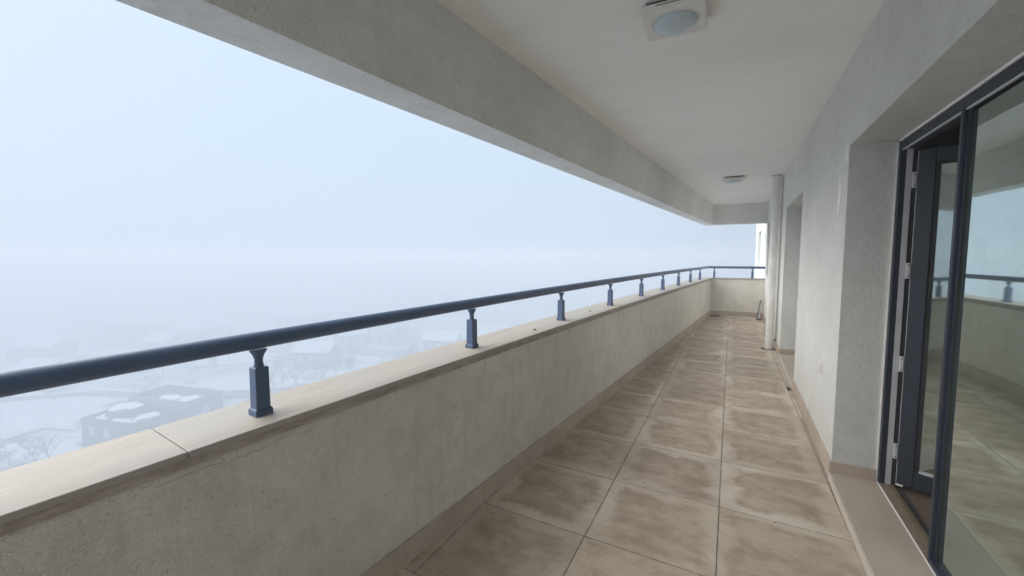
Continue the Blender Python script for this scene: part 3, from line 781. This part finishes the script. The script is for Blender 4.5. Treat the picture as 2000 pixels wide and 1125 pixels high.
house('flat_roofed_building', -86.0, 41.6, A,
      [(-14, 0, -7, 0, -24.9, 0.9, 'bwall2'), (-14, -2, -14, -7.001, -26.0, 0.5, 'bwall'), (-11.5, -7.5, -12, -8, -24.6, 0, 'bwall'), (-1.999, 3, -14, -7.5, -27.4, 0.4, 'bwall')],
      'grey flat roofed building with snow patches on stepped roofs, nearest in the fog',
      [(-9.5, -10, -24.6, 2.1, 1.9), (-12.5, -10.5, -25.94, .8, 1.5), (-3.4, -3.5, -24.84, 2.2, 2.0), (-8, -4, -24.84, 2.4, 1.2), (-5, -10, -25.94, 1.4, 2.2), (-6.5, -12.4, -25.94, 2.5, .7), (-11.4, -12.6, -25.94, 1.5, .5), (0.6, -10.5, -27.33, 1.6, 1.8)],
      [(-11.5, -14, -28.4, 'v', 1.3, 1.6), (-8, -14, -28.4, 'v', 1.3, 1.6), (0, -3.6, -27.6, 'u', 1.5, 1.7), (3, -9.5, -29.6, 'u', 1.3, 1.5)])
def gable(name, ox, oy, rot, L_, W_, he, hr, label):
    t = thing(name, (ox, oy, GZ), label, 'building'); ca, sa = math.cos(rot), math.sin(rot)
    def tr(u, v, z): return (ox + u * ca - v * sa, oy + u * sa + v * ca, GZ + z)
    b = [(-L_ / 2, -W_ / 2), (L_ / 2, -W_ / 2), (L_ / 2, W_ / 2), (-L_ / 2, W_ / 2)]
    v = [tr(*p, -1.5) for p in b] + [tr(*p, he) for p in b] + [tr(-L_ / 2, 0, he + hr * .97), tr(L_ / 2, 0, he + hr * .97)]
    obj('wall', v, [(0, 1, 5, 4), (1, 2, 6, 9, 5), (2, 3, 7, 6), (3, 0, 4, 8, 7), (0, 3, 2, 1)], 'bwall', t)
    e = .5; hh = he - hr * e / (W_ / 2)
    for s_ in (-1, 1):
        q = [tr(-L_ / 2 - e, s_ * (W_ / 2 + e), hh), tr(L_ / 2 + e, s_ * (W_ / 2 + e), hh), tr(L_ / 2 + e, 0, he + hr), tr(-L_ / 2 - e, 0, he + hr)]
        obj('roof', q + [(x, y, z + .3) for x, y, z in q], BOXF, 'snow', t)
    for u in (-L_ * .3, 0, L_ * .3):
        MB().hexa([tr(a, b_, he * .35) for a, b_ in ((u - .6, -W_ / 2 - .05), (u + .6, -W_ / 2 - .05), (u + .6, -W_ / 2 + .05), (u - .6, -W_ / 2 + .05))],
                  [tr(a, b_, he * .75) for a, b_ in ((u - .6, -W_ / 2 - .05), (u + .6, -W_ / 2 - .05), (u + .6, -W_ / 2 + .05), (u - .6, -W_ / 2 + .05))]).build('window', 'bpane', t)
gable('shed', -232, 82, R(20), 30, 9, 4.5, 2.2, 'long snow roofed shed faint in the fog above the handrail at left')
gable('house', -196, 84, R(35), 12, 8, 4.5, 2.6, 'small snow roofed house in front of the long foggy shed')
gable('house', -182, 70, R(10), 11, 8, 4, 2.4, 'snow roofed house just above the handrail at far left')
gable('house', -205, 45, R(30), 14, 9, 4.5, 2.6, 'faint snow roofed house at the left edge of the foggy view')
gable('house', -137, 118, R(50), 11, 8, 5.5, 2.2, 'snow roofed house beside the road below the handrail')
gable('house', -190, 150, R(40), 16, 10, 5, 3, 'faint snow roofed house beyond the bare trees')
gable('house', -193, 92, R(60), 12, 9, 5, 2.6, 'faint snow roofed house above the handrail left of its first post')
gable('house', -116, 84, R(25), 11, 8, 4.5, 2.2, 'snow roofed house under the handrail right of its first post')
gable('house', -128, 107, R(70), 10, 8, 5, 2.2, 'pale snow roofed house under the handrail midway between first and second posts')
gable('house', -92, 118, R(15), 12, 8, 4.5, 2.2, 'snow roofed house under the handrail left of its second post')
gable('house', -186, 125, R(45), 16, 10, 6, 2.6, 'faint broad snow roofed house above the handrail right of its first post')
gable('house', -165, 36, R(22), 10, 7, 4, 2, 'low snow roofed hut behind the left snow field')

# bare trees
def tree_meshes(seed, H):
    rs = random.Random(seed); tv = MB(); cv = MB()
    def grow(p, d, L, r, lev, mb):
        n = 3; pts = [p]; q = p.copy(); dd = d.copy()
        for i in range(n):
            dd = (dd + Vector((rs.uniform(-.22, .22), rs.uniform(-.22, .22), rs.uniform(-.05, .16)))).normalized(); q = q + dd * L / n; pts.append(q.copy())
        mb.tube(pts, [r * (1 - .55 * i / n) for i in range(n + 1)], 5 if lev == 0 else 3, False)
        if lev >= 4: return
        kk = [6, 5, 4, 4][lev]
        for i in range(kk):
            t = rs.uniform(.35, 1.0); k = min(n - 1, int(t * n)); b = pts[k].lerp(pts[k + 1], t * n - k)
            a = rs.uniform(0, 2 * math.pi); sp_ = rs.uniform(.5, 1.0)
            nd = (dd * (1 - sp_ * .55) + Vector((math.cos(a), math.sin(a), rs.uniform(.0, .5))) * sp_).normalized()
            grow(b, nd, L * rs.uniform(.5, .72), r * .5, lev + 1, cv)
    grow(Vector((0, 0, -1.0)), Vector((0, 0, 1)), H * .55, H * .022, 0, tv)
    def me(mb, nm, mat):
        m = bpy.data.meshes.new(nm); m.from_pydata(mb.v, [], mb.f); m.materials.append(M[mat]); return m
    return me(tv, 'trunk', 'bark'), me(cv, 'crown', 'twig')
TM = [tree_meshes(s, 9) for s in (1, 2, 3, 4)]
def evergreen_meshes(seed, H):
    rs = random.Random(seed); tv = MB().tube([(0, 0, -1), (0, 0, H * .95)], [H * .02, H * .004], 6); cv = MB()
    for i in range(900):
        t = rs.random() ** .8; z = H * (.12 + .88 * t); rad = H * .21 * (1 - t) ** .8 * rs.uniform(.35, 1.1); a = rs.uniform(0, 2 * math.pi)
        p = Vector((rad * math.cos(a), rad * math.sin(a), z)); s = rs.uniform(.25, .6)
        o1 = Vector((rs.uniform(-1, 1), rs.uniform(-1, 1), rs.uniform(-.6, .2))) * s; o2 = Vector((rs.uniform(-1, 1), rs.uniform(-1, 1), rs.uniform(-.6, .2))) * s
        cv.add([p, p + o1, p + o2], [(0, 1, 2)])
    def me(mb, nm, mat):
        m = bpy.data.meshes.new(nm); m.from_pydata(mb.v, [], mb.f); m.materials.append(M[mat]); return m
    return me(tv, 'trunk', 'bark'), me(cv, 'crown', 'needle')
EM = [evergreen_meshes(s, 13) for s in (11, 12)]
def tree(meshes, x, y, s, name, label, group):
    t = bpy.data.objects.new(name, None); COL.objects.link(t); t.location = (x, y, GZ2 - .1); WLOC[t] = t.location.copy()
    t.rotation_euler.z = random.uniform(0, 6.28); t.scale = (s, s, s * random.uniform(.9, 1.15)); tag(t, label, 'tree', group)
    for me, nm in zip(meshes, ('trunk', 'crown')):
        o = bpy.data.objects.new(nm, me); COL.objects.link(o); o.parent = t
groves = [((-104, 74), 15, 13, 'bare tree in the snowy grove beyond the nearest flat roofed building', 'bare trees in the snowy grove', .75),
          ((-86, 92), 12, 11, 'bare tree on the snow between the second and third handrail posts', 'bare trees below the coping', .7),
          ((-118, 122), 13, 14, 'bare tree across the road from the snowy grove', 'bare trees across the road', .9),
          ((-148, 66), 8, 14, 'bare tree behind the nearest flat roofed building', 'bare trees behind the flat roofed building', .8),
          ((-100, 26), 7, 9, 'bare shrub sized tree left of the nearest flat roofed building', 'bare shrubs at lower left', .5),
          ((-135, 25), 5, 12, 'bare tree on the snow field at lower left', 'bare trees on the left snow field', .5)]
for (cx, cy), n, rad, lab, grp, s0 in groves:
    for i in range(n):
        a = random.uniform(0, 6.28); r = rad * math.sqrt(random.random())
        tree(random.choice(TM), cx + r * math.cos(a), cy + r * math.sin(a), s0 * random.uniform(.75, 1.25), 'bare_tree', lab, grp)
for i in range(14):
    t = i / 13
    tree(random.choice(EM), -205 + 95 * t + random.uniform(-10, 10), 172 + 30 * t + random.uniform(-14, 14), random.uniform(.8, 1.3), 'evergreen_tree', 'dark evergreen tree fading into the fog above the handrail', 'evergreen trees fading into the fog')
lp = thing('lamp_post', (-84, 144, GZ2), 'thin street lamp post faint in the fog beside the second handrail post', 'lamp post')
MB().tube([(-84, 144, GZ2 - .6), (-84, 144, GZ2 + 8), (-84, 144, GZ2 + 9)], [.14, .1, .09], 8).build('pole', 'bark', lp)
MB().tube([(-84, 144, GZ2 + 9), (-83, 143.2, GZ2 + 9.4), (-82, 142.4, GZ2 + 9.4)], [.07, .07, .12], 6).build('arm', 'bark', lp)

# ------------------------------------------------------------ haze
hz = obj('haze', *(lambda m: (m.v, m.f))(MB().box(-640, 640, -640, 640, GZ - 3.5, 3.6)), 'snow', None, (0, 0, GZ - 3.5))
hz.data.materials.clear()
hm = bpy.data.materials.new('haze'); hm.use_nodes = True; t_ = hm.node_tree; t_.nodes.clear()
ho = t_.nodes.new('ShaderNodeOutputMaterial'); pv = t_.nodes.new('ShaderNodeVolumePrincipled')
pv.inputs['Color'].default_value = (0.665, 0.70, 0.75, 1); pv.inputs['Density'].default_value = 0.0150; pv.inputs['Anisotropy'].default_value = 0.0
t_.links.new(pv.outputs[0], ho.inputs['Volume'])
hz.data.materials.append(hm); tag(hz, kind='stuff')
hz.display_type = 'WIRE'
